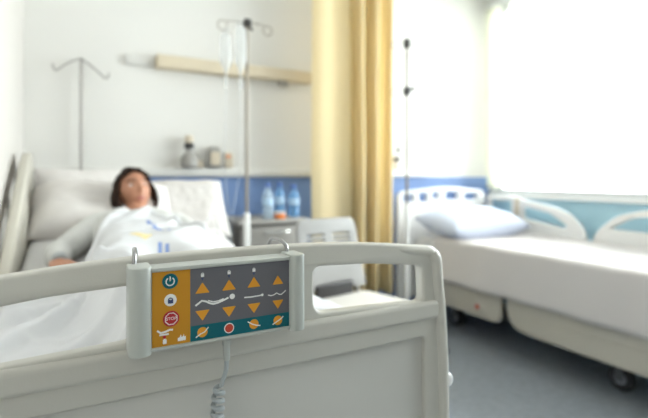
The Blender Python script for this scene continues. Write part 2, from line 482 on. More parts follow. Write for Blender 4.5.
# ================================================================== PERSON
def capsule(bm, p0, p1, r0, r1, seg=7, n=16):
    p0 = Vector(p0); p1 = Vector(p1)
    d = (p1 - p0); L = d.length; d = d / L
    pts = []; rr = []
    for k in range(seg + 1):
        a = PI / 2 * (1 - k / seg); pts.append(p0 - d * r0 * math.sin(a)); rr.append(max(r0 * math.cos(a), .0004))
    for k in range(seg + 1):
        a = PI / 2 * (k / seg); pts.append(p1 + d * r1 * math.sin(a)); rr.append(max(r1 * math.cos(a), .0004))
    return tube(bm, pts, rr, n)
HC = Vector((.234, 2.440, 1.022))                  # head centre
HN = Vector((.20, -.895, .40)).normalized()        # where the face looks
HU = (Vector((-.05, 0, 1)) - HN * Vector((-.05, 0, 1)).dot(HN)).normalized()
HR = HU.cross(HN) * -1                             # towards image right
HR = HN.cross(HU) * -1 if HN.cross(HU).x < 0 else HN.cross(HU)
HM = Matrix((HR, HN, HU)).transposed()             # local (r,n,u) -> world
def g2(a, b_, sa, sb): return math.exp(-(a / sa) ** 2 - (b_ / sb) ** 2)
def head_point(d):
    """d unit direction in (r,n,u)"""
    r, n, u = d
    wr, wn, wu = .074, .095, .115
    p = Vector((r * wr, n * wn, u * wu))
    if p.z < 0:
        t = min(1, -p.z / .115)
        p.x *= 1 - .36 * t ** 1.4
        if p.y > 0: p.y *= 1 - .05 * t
        else: p.y *= 1 - .35 * t
    if n > 0.15:
        x, z = p.x, p.z
        p.y += .024 * g2(x, z + .022, .011, .014) + .014 * g2(x, z - .002, .008, .024)
        p.y -= .010 * (g2(x - .031, z - .012, .016, .011) + g2(x + .031, z - .012, .016, .011))
        p.y += .005 * g2(x, z - .036, .05, .010)
        p.y += .006 * (g2(x, z + .053, .022, .006) + g2(x, z + .066, .018, .007)) - .003 * g2(x, z + .0595, .022, .002)
        p.y += .010 * g2(x, z + .094, .022, .014)
        p.y += .004 * (g2(x - .042, z + .022, .018, .02) + g2(x + .042, z + .022, .018, .02))
    return p
bm = NB()
q = bmesh.ops.create_icosphere(bm, subdivisions=6, radius=1.0)
for v in q['verts']: v.co = HC + HM @ head_point(v.co.normalized())
for s in (-1, 1):                                   # ears
    ellipsoid(bm, HC + HM @ Vector((s * .076, -.012, -.008)), (.009, .019, .032), HM @ Matrix.Rotation(s * R(-18), 3, 'Z'))
TOR = [  # spine: centre, half width, radius
    ((.225, 1.68, .790), .085, .088), ((.225, 1.86, .806), .070, .078), ((.225, 2.00, .830), .075, .080), ((.225, 2.12, .852), .088, .082), ((.228, 2.21, .868), .098, .074)]
def torso(bm, grow=0.0):
    for (a, wa, ra), (c, wc, rc) in zip(TOR, TOR[1:]):
        for s in (-1, -.5, 0, .5, 1):
            capsule(bm, (a[0] + s * wa, a[1], a[2]), (c[0] + s * wc, c[1], c[2]), ra * (1 - .12 * abs(s)) + grow, rc * (1 - .12 * abs(s)) + grow)
SHL, SHR = Vector((.062, 2.235, .875)), Vector((.392, 2.235, .875))
ELL, WRL = Vector((-.072, 2.030, .810)), Vector((-.062, 1.845, .802))
ELR, WRR = Vector((.500, 1.985, .805)), Vector((.395, 1.790, .865))
def arms(bm, grow=0.0, sleeve=False):
    for sh, el, wr in ((SHL, ELL, WRL), (SHR, ELR, WRR)):
        capsule(bm, sh, el, .050 + grow, .036 + grow)
        if sleeve:
            capsule(bm, el, el.lerp(wr, .62), .036 + grow, .034 + grow)
        else:
            capsule(bm, el, el.lerp(wr, .4), .039, .039); capsule(bm, el.lerp(wr, .4), wr, .039, .026)
    for s in (-1, 1):
        capsule(bm, (.228 + s * .06, 2.27, .895), (SHL if s < 0 else SHR), .055 + grow, .055 + grow)
torso(bm); arms(bm)
capsule(bm, (.228, 2.25, .885), HC + HM @ Vector((0, -.035, -.07)), .060, .052)      # neck
HIP = [Vector((.135, 1.66, .785)), Vector((.315, 1.66, .785))]
KNE = [Vector((.120, 1.27, .790)), Vector((.325, 1.27, .790))]
ANK = [Vector((.125, .935, .762)), Vector((.320, .935, .762))]
for h, k, a in zip(HIP, KNE, ANK):
    capsule(bm, h, k, .085, .056); capsule(bm, k, k.lerp(a, .35), .055, .055); capsule(bm, k.lerp(a, .35), a, .055, .036)
    capsule(bm, a + Vector((0, -.005, -.012)), a + Vector((.008, -.045, .085)), .036, .028)     # foot, toes up
def hand(bm, wr, d, up, side):
    """palm and five fingers; d = along the hand, up = back of hand, side = towards thumb"""
    d = d.normalized(); up = (up - d * up.dot(d)).normalized(); s = d.cross(up)
    if s.dot(side) < 0: s = -s
    for k in (-1, -.33, .33, 1):
        capsule(bm, wr + d * .006 + s * k * .018, wr + d * .078 + s * k * .030, .017, .0125)
    lens = [(.95, .040, .026, .020), (.34, .045, .029, .021), (-.30, .041, .027, .020), (-.95, .031, .021, .018)]
    for k, l1, l2, l3 in lens:
        p = wr + d * .080 + s * k * .031
        fan = (d + s * k * .10).normalized()
        q1 = p + (fan * math.cos(.25) - up * math.sin(.25)) * l1
        q2 = q1 + (fan * math.cos(.75) - up * math.sin(.75)) * l2
        q3 = q2 + (fan * math.cos(1.05) - up * math.sin(1.05)) * l3
        capsule(bm, p - d * .02, q1, .0100, .0088, 4, 10); capsule(bm, q1, q2, .0088, .0080, 4, 10); capsule(bm, q2, q3, .0080, .0068, 4, 10)
    t0 = wr + d * .022 + s * .022
    t1 = t0 + (d * .75 + s * .65 - up * .15).normalized() * .042
    t2 = t1 + (d * .90 + s * .40 - up * .20).normalized() * .030
    t3 = t2 + (d * .97 + s * .15 - up * .25).normalized() * .022
    capsule(bm, t0, t1, .0155, .0110, 4, 10); capsule(bm, t1, t2, .0110, .0095, 4, 10); capsule(bm, t2, t3, .0095, .0078, 4, 10)
hand(bm, WRL, Vector((.20, -1, -.12)), Vector((0, .1, 1)), Vector((1, 0, 0)))
hand(bm, WRR, Vector((-.7, -.75, .05)), Vector((0, 0, 1)), Vector((-.2, .7, 0)))
body = remeshed(bm, .0042, 5, .5)
person = tag(obj('person', body, ['skin', 'lips'], origin=(.23, 1.8, .74), angle=0),
             'person with dark bobbed hair in a white gown, lying in bed under a sheet', 'person')
IH = HM.transposed()
org = Vector(person.location)
for p in body.polygons:
    l = IH @ (p.center + org - HC)
    if l.y > .06 and abs(l.x) < .0215 and abs(l.z + .0595) < .0095 * (1 - (l.x / .0225) ** 2) ** .5: p.material_index = 1
# eyes, brows
for s in (-1, 1):
    e = NB(); ellipsoid(e, HC + HM @ Vector((s * .031, .0755, .0115)), (.0125, .0095, .0056), HM, 3)
    eo = obj('eye', e, 'eye', person)
    e = NB(); ellipsoid(e, HC + HM @ Vector((s * .031 + .002, .0830, .0115)), (.0052, .0028, .0050), HM, 2)
    obj('iris', e, 'iris', eo)
    pts = [HC + HM @ Vector((s * x, n, u)) for x, n, u in ((.014, .0905, .030), (.026, .0900, .0345), (.038, .0830, .0345), (.049, .0720, .029))]
    e = NB(); tube(e, spline(pts, 4), [.0026] * 13, 8); obj('eyebrow', e, 'hair', person)
# hair : a bob with its own thickness that leaves the face free
bm = NB()
bmesh.ops.create_icosphere(bm, subdivisions=5, radius=1.0)
kill = []
for v in bm.verts:
    d = v.co.normalized()
    p = head_point(d)
    base = Vector((d.x * .074, d.y * .095, d.z * .115))
    if p.z < 0: base.x *= 1 + .10 * min(1, -p.z / .1)
    th = .017 + .004 * math.sin(d.x * 9 + d.z * 4) + .006 * fbm(d.x, d.y, d.z, 6)
    pp = base + d * th
    fw_ = d.y
    hairline = .076 - .034 * (abs(base.x) / .06) ** 2
    face = base.y > .018 and base.z < hairline and abs(base.x) < .071
    under = base.z < -.088
    side_front = base.z < -.03 and base.y > .028
    if face or under or side_front: kill.append(v)
    v.co = HC + HM @ pp
bmesh.ops.delete(bm, geom=kill, context='VERTS')
hm_ = bpy.data.meshes.new('hair'); bm.to_mesh(hm_); bm.free()
hm_ = solidified(hm_, .012, 1.0)
obj('hair', hm_, 'hair', person, angle=0)
for s in (-1, 1):
    locks = NB()
    for k in range(7):
        yy = .030 - .012 * k
        pts = [Vector((s * (.070 + .004 * random.random()), yy, .045)), Vector((s * .090, yy + .003, -.005)), Vector((s * (.090 + .006 * random.random()), yy + .004, -.055)), Vector((s * (.072 + .008 * random.random()), yy + .006, -.098 + .012 * random.random()))]
        tube(locks, spline([HC + HM @ p for p in pts], 5), [.008 + .004 * math.sin(PI * t / 15) for t in range(16)], 8)
    obj('hair_lock', remeshed(locks, .004, 3), 'hair', person, angle=0)
# gown
bm = NB(); torso(bm, .012); arms(bm, .007, True)
gm = remeshed(bm, .008, 6, .5)
bm = bmesh.new(); bm.from_mesh(gm)
nk = Vector((.236, 2.325, .940))
bmesh.ops.delete(bm, geom=[v for v in bm.verts if (Vector((v.co.x, v.co.y, v.co.z * 1.0)) - nk).length < .060 or v.co.y < 1.60], context='VERTS')
for v in bm.verts:
    v.co += v.normal * (.006 * fbm(v.co.x, v.co.y, v.co.z, 14) + .003 * fbm(v.co.x, v.co.y, v.co.z, 35))
gm2 = bpy.data.meshes.new('gown'); bm.to_mesh(gm2); bm.free()
obj('hospital_gown', solidified(gm2, .004, 1), 'gown', person, angle=0)
# dressing over the cannula on the visible wrist
b = NB(); d_ = (WRL - ELL).normalized()
tube(b, [WRL - d_ * .045, WRL - d_ * .03, WRL + d_ * .010, WRL + d_ * .018], [.0305, .0315, .0300, .029], 16)
obj('wrist_dressing', b, 'cord', person, label='grey dressing round the wrist')

# ================================================================== SHEET OVER THE PATIENT (height field draped over mattress and body)
GX = np.linspace(-.30, .76, 150); GY = np.linspace(.815, 2.20, 200)
gx, gy = np.meshgrid(GX, GY, indexing='ij')
H0 = np.where(gy > 1.72, .71 + .17 * (gy - 1.72), .71) + .017
edge = np.maximum(0, np.abs(gx - BX) - .43)
H0 = H0 - np.clip(edge * 4.5, 0, .30)
def cap_h(p0, p1, r0, r1, pad=.014):
    ax, ay = p0.x, p0.y; dx, dy = p1.x - ax, p1.y - ay
    L2 = dx * dx + dy * dy + 1e-9
    t = np.clip(((gx - ax) * dx + (gy - ay) * dy) / L2, 0, 1)
    r = r0 + (r1 - r0) * t + pad
    zc = p0.z + (p1.z - p0.z) * t
    d2 = (gx - ax - t * dx) ** 2 + (gy - ay - t * dy) ** 2
    return np.where(d2 < r * r, zc + np.sqrt(np.maximum(r * r - d2, 0)), -9)
env = H0.copy()
for (a, wa, ra), (c, wc, rc) in zip(TOR, TOR[1:]):
    for s in (-1, -.5, 0, .5, 1):
        env = np.maximum(env, cap_h(Vector((a[0] + s * wa, a[1], a[2])), Vector((c[0] + s * wc, c[1], c[2])), ra, rc, .022))
for h, k, a in zip(HIP, KNE, ANK):
    env = np.maximum(env, cap_h(h, k, .085, .056)); env = np.maximum(env, cap_h(k, a, .055, .036))
    env = np.maximum(env, cap_h(a + Vector((0, 0, .06)), a + Vector((.006, -.03, .085)), .03, .03))
env = np.maximum(env, cap_h(SHR, ELR, .052, .040, .024)); env = np.maximum(env, cap_h(ELR, WRR, .040, .030, .022))
env = np.maximum(env, cap_h(WRR, WRR + Vector((-.11, -.12, 0)), .03, .02, .022))
Hs = env.copy()
for it in range(60):
    A = Hs.copy()
    A[1:-1, 1:-1] = (Hs[:-2, 1:-1] + Hs[2:, 1:-1] + Hs[1:-1, :-2] + Hs[1:-1, 2:]) / 4
    Hs = np.maximum(env, A)
for it in range(3):
    Hs[1:-1, 1:-1] = (Hs[:-2, 1:-1] + Hs[2:, 1:-1] + Hs[1:-1, :-2] + Hs[1:-1, 2:] + 2 * Hs[1:-1, 1:-1]) / 6
def ridge(x0, y0, x1, y1, w, h):
    dx, dy = x1 - x0, y1 - y0; L = math.hypot(dx, dy)
    t = np.clip(((gx - x0) * dx + (gy - y0) * dy) / L ** 2, 0, 1)
    wob = .012 * np.sin(t * 7 + x0 * 20)
    d = ((gx - x0) * dy - (gy - y0) * dx) / L + wob
    dd = np.hypot(gx - x0 - t * dx, gy - y0 - t * dy)
    off = np.where(np.abs(d - wob) + 1e-6 < dd - .01, 9, d)
    return h * np.exp(-(off / w) ** 2) * np.sin(PI * np.clip(t * .9 + .08, 0, 1))
fold = np.zeros_like(gx)
for f in ((-.22, 1.05, .12, 1.62, .022, .034), (-.24, 1.32, .05, 1.50, .020, .030), (-.20, .95, .30, 1.20, .028, .032), (-.10, 1.62, .18, 1.38, .016, .026), (-.26, 1.62, -.02, 1.78, .018, .026),
          (.05, 1.15, .02, 1.75, .020, .022), (.12, 1.95, .36, 2.10, .016, .020), (.02, 1.85, .22, 2.16, .014, .020), (.30, 1.85, .46, 2.02, .016, .018), (.38, 1.0, .62, 1.3, .025, .028), (.45, 1.4, .66, 1.7, .02, .022),
          (-.12, 1.22, .16, 1.02, .012, .022), (-.24, 1.20, -.02, 1.33, .008, .018), (-.10, 1.42, .10, 1.24, .009, .020), (-.18, 1.00, .06, 1.12, .009, .018), (-.02, 1.60, .14, 1.48, .009, .018), (-.24, 1.48, -.05, 1.30, .012, .018), (.10, 1.80, .40, 1.90, .014, .014)):
    fold += ridge(f[0], f[1], f[2], f[3], f[4] * .75, f[5] * 1.6)
for it in range(6):
    fold[1:-1, 1:-1] = (fold[:-2, 1:-1] + fold[2:, 1:-1] + fold[1:-1, :-2] + fold[1:-1, 2:] + 2 * fold[1:-1, 1:-1]) / 6
SV = []
topline = lambda x: 2.035 - 2.5 * max(0, .13 - x) ** 1.2 - 2.1 * max(0, x - .25) ** 1.2       # where the turned-back hem lies
for i in range(len(GX)):
    row = []
    x = GX[i]
    y_end = topline(max(-.08, min(.50, x)))
    for j in range(len(GY)):
        y = .815 + (y_end - .815) * j / (len(GY) - 1)
        fj = (y - .815) / (2.20 - .815) * (len(GY) - 1)
        j0 = min(int(fj), len(GY) - 2); t = fj - j0
        h = Hs[i, j0] * (1 - t) + Hs[i, j0 + 1] * t
        fo = fold[i, j0] * (1 - t) + fold[i, j0 + 1] * t
        nz = .007 * fbm(x, y, 0, 7) + .004 * fbm(x + 3, y * 1.3, 1, 17)
        hem = .016 * math.exp(-((y_end - y - .01) / .022) ** 2)
        xx = x
        ov = abs(x - BX) - .437
        if ov > 0:
            xx = BX + math.copysign(.441 + ov * .10 + .004 * math.sin(y * 21), x - BX)
        row.append((xx, y, h + fo + nz * (1 if ov < 0 else .3) + hem + .002))
    SV.append(row)
SH = SV
sm = grid_mesh('sheet', SV)
sheet = tag(obj('bed_sheet', solidified(sm, .0035, 1), 'linen', origin=(.23, 1.5, .74), angle=0),
            'rumpled white hospital sheet spread over the patient, with blue and yellow print', 'sheet')
def sheet_at(x, y):
    i = min(max(int((x - GX[0]) / (GX[1] - GX[0])), 0), len(GX) - 2)
    ye = topline(max(-.08, min(.50, x)))
    fj = (y - .815) / (ye - .815) * (len(GY) - 1); j = min(max(int(fj), 0), len(GY) - 2)
    u = (x - GX[i]) / (GX[1] - GX[0]); t = min(max(fj - j, 0), 1)
    z = (SH[i][j][2] * (1 - t) + SH[i][j + 1][2] * t) * (1 - u) + (SH[i + 1][j][2] * (1 - t) + SH[i + 1][j + 1][2] * t) * u
    return z
def printed(path, w, m, name='printed_mark', label=None):
    """a strip of ink following the cloth"""
    rows = []
    P = spline([(p[0], p[1], 0) for p in path], 10)
    for k, p in enumerate(P):
        d = (P[min(k + 1, len(P) - 1)] - P[max(k - 1, 0)]); d.z = 0; d.normalize(); n = Vector((-d.y, d.x, 0))
        rows.append([(p.x + n.x * w * s, p.y + n.y * w * s, sheet_at(p.x + n.x * w * s, p.y + n.y * w * s) + .0048) for s in (-1, -.5, 0, .5, 1)])
    me = grid_mesh(name, rows)
    return obj(name, me, m, sheet, label=label, angle=0)
printed([(.236, 1.920), (.250, 1.800), (.285, 1.700)], .008, 'printblue', label='blue printed stripe')
for x, y in ((.236, 1.575), (.256, 1.560)): printed([(x, y + .035), (x - .010, y - .035)], .006, 'printblue', label='blue printed block')
printed([(.185, 1.450), (.210, 1.440), (.240, 1.450)], .010, 'printblue', label='blue printed line')
printed([(.160, 1.690), (.182, 1.665), (.206, 1.640)], .020, 'printyellow', label='yellow printed stroke')

# ================================================================== PILLOWS
def pillow(name, c, w, d, t, tilt=0, yaw=0, roll=0, m='pillow', seed=0, label='', cat='pillow', group=None, sag=0.0):
    bm = NB()
    N, K = 40, 30
    top = {}; 
    def z_of(u, v):
        a = max(0, 1 - abs(u) ** 3.2); c_ = max(0, 1 - abs(v) ** 3.2)
        return (a * c_) ** .55
    def pos(u, v, s):
        pin = 1 - .05 * (1 - abs(abs(u))) if abs(v) > .98 else 1
        x = u * w / 2 * (1 - .05 * (1 - v * v) * 0 - .04 * (1 - abs(v)) * (abs(u) ** 6))
        y = v * d / 2 * (1 - .06 * (1 - abs(u)) * (abs(v) ** 6))
        zz = s * z_of(u, v) * t / 2
        wr = .010 * noise.noise(Vector((u * 2.2 + seed, v * 2.2, s * .7))) + .005 * noise.noise(Vector((u * 6 + seed, v * 6, s)))
        zz += wr * z_of(u, v) - sag * t * g2(u, v, .35, .5) * (1 if s > 0 else 0)
        return Vector((x, y, zz))
    M_ = at(*c) @ Matrix.Rotation(yaw, 4, 'Z') @ Matrix.Rotation(tilt, 4, 'X') @ Matrix.Rotation(roll, 4, 'Y')
    grids = {}
    for s in (1, -1):
        for i in range(N + 1):
            for k in range(K + 1):
                border = i in (0, N) or k in (0, K)
                if s < 0 and border: grids[s, i, k] = grids[1, i, k]; continue
                grids[s, i, k] = bm.verts.new(M_ @ pos(-1 + 2 * i / N, -1 + 2 * k / K, s))
        for i in range(N):
            for k in range(K):
                f = [grids[s, i, k], grids[s, i + 1, k], grids[s, i + 1, k + 1], grids[s, i, k + 1]]
                bm.faces.new(f if s > 0 else f[::-1])
    o = obj(name, bm, m, origin=c, angle=0)
    tag(o, label, cat, group)
    return o
G = 'pillows on the patient\'s bed'
pillow('pillow', (.02, 2.735, .985), .46, .36, .11, tilt=R(62), yaw=R(2), seed=3, label='white pillow standing at the back beside the wall-side rail', group=G)
pillow('pillow', (.11, 2.515, .935), .64, .39, .22, tilt=R(34), yaw=R(0), seed=9, label='plump white pillow directly under the patient\'s head', group=G, sag=.25)
pillow('pillow', (.535, 2.60, .93), .40, .48, .12, tilt=R(38), yaw=R(-6), seed=14, label='white pillow leaning beside the patient on the bedside cabinet side', group=G)

# ================================================================== BED CONTROL PANEL ON THE FOOTBOARD
PYF, PYB = .700, .738                              # front / back of the housing
cp = thing('bed_control_panel', 'orange and grey bed control panel hooked over the footboard', 'control panel', (.197, .72, .847))
b = NB(); box(b, (.080, PYF, .8485), (.318, PYB, .9685), .004, 3)
hs = obj('housing', b, 'housing', cp)
b = NB()
for z0, z1 in ((.8485, .8535), (.9625, .9685)): box(b, (.086, PYF - .004, z0), (.310, PYF + .002, z1), .0018, 2)
obj('housing_rim', b, 'housing', hs)
for x, w_ in ((.0755, .0155), (.3195, .0135)):
    lp = [tuple(p) for p in roundpoly([(x - w_, PYB), (x - w_, PYF - .012), (x + w_, PYF - .012), (x + w_, PYB)], [.006, .016, .016, .006], 8)]
    bm = plate([lp], .126, .002, at(0, 0, .9085))
    obj('end_cap', bm, 'housing', cp, label='rounded vertical grip')
EP = .0005
def flat(name, loops, m, y=0, par=cp, th=.0012, label=None):
    bm = plate(loops, th, .0002, at(0, PYF - .0004 - y, 0) @ XZ, res=1)
    return obj(name, bm, m, par, label=label, smooth=False)
def rect(x0, z0, x1, z1): return [(x0, z0), (x1, z0), (x1, z1), (x0, z1)]
def disc(x, z, r, n=28): return [(x + r * math.cos(2 * PI * k / n), z + r * math.sin(2 * PI * k / n)) for k in range(n)]
def stroke(pts, w):
    P = [Vector(p) for p in pts]; L = []; Rr = []
    for i, p in enumerate(P):
        a = P[max(i - 1, 0)]; c = P[min(i + 1, len(P) - 1)]
        d = (c - a).normalized(); n = Vector((-d.y, d.x)) * w
        L.append(tuple(p + n)); Rr.append(tuple(p - n))
    return Rr + L[::-1]
def arc(x, z, r, a0, a1, n=20): return [(x + r * math.cos(R(a0 + (a1 - a0) * k / n)), z + r * math.sin(R(a0 + (a1 - a0) * k / n))) for k in range(n + 1)]
XL, XM, XR_, ZB, ZT, ZM = .0915, .1455, .3060, .8535, .9625, .8765
flat('orange_label', [rect(XL, ZB, XM, ZT)], 'orange', label='orange label area')
flat('grey_label', [rect(XM, ZM, XR_, ZT)], 'grey', label='dark grey label area')
flat('teal_label', [rect(XM, ZB, XR_, ZM)], 'teal', label='teal label strip')
# power
p = flat('power_button', [disc(.1165, .9475, .0112)], 'teal', .0008, label='teal power button')
flat('power_symbol', [stroke(arc(.1165, .9472, .0058, 125, 415), .0008)], 'white', .0014, p)
flat('power_symbol', [stroke([(.1165, .9478), (.1165, .9545)], .0008)], 'white', .0014, p)
# lock
p = flat('lock_button', [disc(.1170, .9198, .0088)], 'white', .0008, label='white lock button')
flat('lock_symbol', [rect(.1133, .9150, .1207, .9202)], 'navy', .0014, p)
flat('lock_symbol', [stroke(arc(.1170, .9202, .0027, 0, 180), .0008)], 'navy', .0014, p)
# stop
p = flat('stop_button', [disc(.1180, .8925, .0116)], 'red', .0008, label='red stop button')
flat('stop_symbol', [[(.1180 + .0094 * math.cos(R(22.5 + 45 * k)), .8925 + .0094 * math.sin(R(22.5 + 45 * k))) for k in range(8)],
                     [(.1180 + .0083 * math.cos(R(22.5 + 45 * k)), .8925 + .0083 * math.sin(R(22.5 + 45 * k))) for k in range(8)]], 'white', .0014, p)
def text(par, s, x, z, size, m, y):
    cu = bpy.data.curves.new('t', 'FONT'); cu.body = s; cu.size = size; cu.align_x = 'CENTER'; cu.align_y = 'CENTER'; cu.extrude = .0002
    o = bpy.data.objects.new('t', cu); COL.objects.link(o)
    dg = bpy.context.evaluated_depsgraph_get(); dg.update()
    me = bpy.data.meshes.new_from_object(o.evaluated_get(dg)); bpy.data.objects.remove(o); bpy.data.curves.remove(cu)
    me.materials.clear()
    me.transform(at(x, PYF - y, z) @ XZ)
    return obj('lettering', me, m, par, smooth=False)
text(p, 'STOP', .1180, .8925, .0062, 'white', .0020)
# small bed pictograms at the foot of the orange area
pg = flat('bed_pictogram', [stroke([(.0985, .8775), (.1035, .8735), (.1100, .8745), (.1160, .8765), (.1205, .8760)], .0013)], 'white', .0008, label='small white bed pictogram')
flat('bed_pictogram', [rect(.1015, .8695, .1145, .8718)], 'white', .0008)
flat('red_mark', [disc(.1085, .8672, .0024, 16)], 'red', .0010)
flat('key_pictogram', [[(.1065, .8570), (.1115, .8570), (.1115, .8628), (.1100, .8645), (.1080, .8645), (.1065, .8628)]], 'white', .0008)
flat('hand_pictogram', [[(.1275, .8580), (.1385, .8580), (.1390, .8640), (.1365, .8632), (.1360, .8675), (.1345, .8635), (.1325, .8635), (.1320, .8672), (.1300, .8632), (.1275, .8625)]], 'white', .0008)
# four columns of up / down buttons
CX_ = (.1635, .2045, .2450, .2860)
TW = .0108
for i, x in enumerate(CX_):
    w_ = TW if i < 3 else .0095; h_ = .0150 if i < 3 else .0135
    flat('up_button', [[tuple(q) for q in roundpoly([(x - w_, .9245), (x + w_, .9245), (x, .9245 + h_ * 1.08)], .0015, 3)]], 'btn', .0008, label='orange upward triangle button')
    flat('down_button', [[tuple(q) for q in roundpoly([(x - w_, .8985), (x, .8985 - h_ * 1.05), (x + w_, .8985)], .0015, 3)]], 'btn', .0008, label='orange downward triangle button')
    if i < 3:
        a = flat('lock_symbol', [rect(x - .0024, .9490, x + .0024, .9530)], 'white', .0008)
        flat('lock_shackle', [stroke(arc(x, .9530, .0017, 0, 180, 8), .0005)], 'white', .0008, a)
        flat('lock_pointer', [[(x - .0018, .9476), (x, .9432), (x + .0018, .9476)]], 'navy', .0006, a)
# reclining figure between the first two columns
f_ = flat('figure_symbol', [stroke([(.1530, .9065), (.1560, .9085), (.1625, .9130), (.1690, .9112), (.1745, .9078), (.1800, .9060), (.1870, .9070), (.1950, .9095), (.2035, .9128)], .0013)], 'white', .0008, label='white reclining figure symbol')
flat('figure_head', [disc(.2095, .9140, .0042, 20)], 'white', .0008, f_)
flat('figure_arm', [stroke([(.1720, .9122), (.1800, .9092), (.1880, .9098), (.1960, .9122)], .0008)], 'white', .0008, f_)
f_ = flat('flat_bed_symbol', [stroke([(.2290, .9098), (.2400, .9092), (.2570, .9100)], .0010)], 'white', .0008)
flat('flat_bed_head', [disc(.2590, .9104, .0021, 14)], 'white', .0008, f_)
flat('folded_bed_symbol', [stroke([(.2690, .9088), (.2740, .9072), (.2790, .9080), (.2840, .9105), (.2880, .9078), (.2920, .9072), (.2970, .9105), (.3000, .9130)], .0008)], 'white', .0008)
# round buttons on the teal strip
for i, (x, m_) in enumerate(zip(CX_, ('btn', 'redorange', 'btn', 'btn'))):
    p = flat('round_button', [disc(x, .8655, .0076)], m_, .0008, label='red round button' if i == 1 else 'orange round button')
    if i == 1:
        flat('button_ring', [disc(x, .8655, .0078), disc(x, .8655, .0066)], 'white', .0014, p)
        flat('button_heart', [[(x - .0038, .8672), (x - .0018, .8688), (x, .8676), (x + .0018, .8688), (x + .0038, .8672), (x + .0030, .8640), (x, .8622), (x - .0030, .8640)]], 'redorange', .0014, p)
    else:
        a = {0: [(x - .010, .8590), (x - .003, .8635), (x + .003, .8655), (x + .009, .8720)], 2: [(x - .0105, .8708), (x - .003, .8660), (x + .004, .8632), (x + .0105, .8618)], 3: [(x - .0095, .8600), (x - .002, .8640), (x + .004, .8668), (x + .0095, .8710)]}[i]
        flat('bed_pictogram', [stroke(a, .0008)], 'white', .0014, p)
# hooks over the top rail
for x0, zt, sk in ((.0700, .9895, .004), (.3150, .9935, -.006)):
    b = NB()
    top_ = arch(x0)
    pts = [(x0, PYB - .006, .955), (x0 + .001, PYB - .006, top_ - .002), (x0 + sk * .5, PYB + .002, top_ + .009), (x0 + sk, FY - .004, top_ + .0115), (x0 + sk * 1.6, FY + .011, top_ + .009), (x0 + sk * 2, FY + .0185, top_ - .004), (x0 + sk * 2, FY + .0185, top_ - .035)]
    tube(b, spline(pts, 6), .0033, 10)
    obj('hook', b, 'hook', cp)
# cable : strain relief, straight tail, coil, then back under the bed
b = NB()
lathe(b, [(.0062, .0), (.0070, .001), (.0070, .0125), (.0052, .015), (.0050, .036), (.0040, .038)][::-1], (0, 0, 0), 16)
b.transform(at(.2035, .7085, .8500) @ Matrix.Scale(-1, 4, (0, 0, 1)))
obj('strain_relief', b, 'housing', cp)
b = NB()
pts = spline([(.2035, .7085, .832), (.2035, .7088, .812), (.2030, .711, .795), (.2000, .716, .780)], 6)
turns, pitch, cr_ = 22, .0122, .0075
n_t = turns * 14
cx0, cz0 = .1935, .771
for k in range(n_t + 1):
    a = 2 * PI * k / 14
    s_ = k / 14 * pitch
    bx = cx0 - .055 * s_ - .10 * s_ * s_
    rr = cr_ * min(1, .5 + k / 20)
    pts.append(Vector((bx + rr * math.cos(a), .717 + rr * math.sin(a), cz0 - s_ + 0.0)))
ex = pts[-1]
pts += spline([ex, (ex.x - .01, .725, ex.z - .05), (ex.x, .80, ex.z - .09), (ex.x + .02, .90, .56)], 8)[1:]
tube(b, pts, .0037, 8)
obj('coiled_cable', b, 'cord', cp, label='grey coiled cable hanging below the panel')

# ================================================================== WALL FITTINGS
lamp = thing('overbed_lamp', 'long beige bar lamp high on the back wall above the patient', 'wall lamp', (.94, Y1, 1.75))
b = NB()
lp = [tuple(p) for p in roundpoly([(.41, 1.765), (1.48, 1.765), (1.48, 1.848), (.41, 1.848)], [.01, .040, .040, .01], 8)]
b = plate([lp], .075, .012, at(0, Y1 - .0376, 0) @ XZ); obj('lamp_housing', b, 'wood', lamp)
b = NB(); box(b, (.24, Y1 - .022, 1.775), (.409, Y1, 1.838), .006); obj('lamp_diffuser', b, 'diffuser', lamp, label='pale grey end section')
b = NB(); box(b, (1.225, Y1 - .06, 1.735), (1.285, Y1 - .02, 1.766), .006); obj('lamp_switch', b, 'fgrey', lamp)
fl = thing('oxygen_flowmeter', 'grey oxygen flowmeter with a dark knob on the wall left of the other fittings', 'wall fitting', (.604, Y1, 1.155))
b = NB(); lathe(b, [(.030, 0), (.050, .004), (.054, .02), (.050, .055), (.040, .075), (.028, .095), (.018, .095), (.018, .13), (.012, .134)], (.604, Y1 - .065, 1.158), 20); obj('humidifier_bottle', b, 'fgrey', fl)
b = NB(); lathe(b, [(.018, 0), (.029, .003), (.031, .020), (.029, .038), (.018, .042)], (.604, Y1 - .065, 1.275), 18); obj('valve_knob', b, 'blackplastic', fl)
b = NB(); lathe(b, [(.014, 0), (.026, .003), (.026, .045), (.014, .050)], (.604, Y1 - .065, 1.312), 16); box(b, (.590, Y1 - .055, 1.32), (.618, Y1, 1.345), .003); obj('flow_tube', b, 'outlet', fl)
sx_ = thing('suction_regulator', 'grey framed suction regulator with beige face on the back wall', 'wall fitting', (.772, Y1, 1.155))
b = plate([[tuple(p) for p in roundpoly([(.722, 1.160), (.822, 1.160), (.818, 1.265), (.795, 1.30), (.749, 1.30), (.726, 1.265)], .02, 5)]], .05, .008, at(0, Y1 - .03, 0) @ XZ); rg = obj('regulator_case', b, 'fgrey', sx_)
b = plate([[tuple(p) for p in roundpoly([(.740, 1.175), (.804, 1.175), (.802, 1.262), (.742, 1.262)], .015, 4)]], .01, .003, at(0, Y1 - .058, 0) @ XZ); obj('regulator_face', b, 'outlet', rg)
so = thing('gas_outlet', 'small beige gas outlet with an orange dot beside the suction regulator', 'wall fitting', (.866, Y1, 1.155))
b = NB(); box(b, (.838, Y1 - .035, 1.160), (.898, Y1, 1.262), .010, 3); ob = obj('outlet_body', b, 'outlet', so)
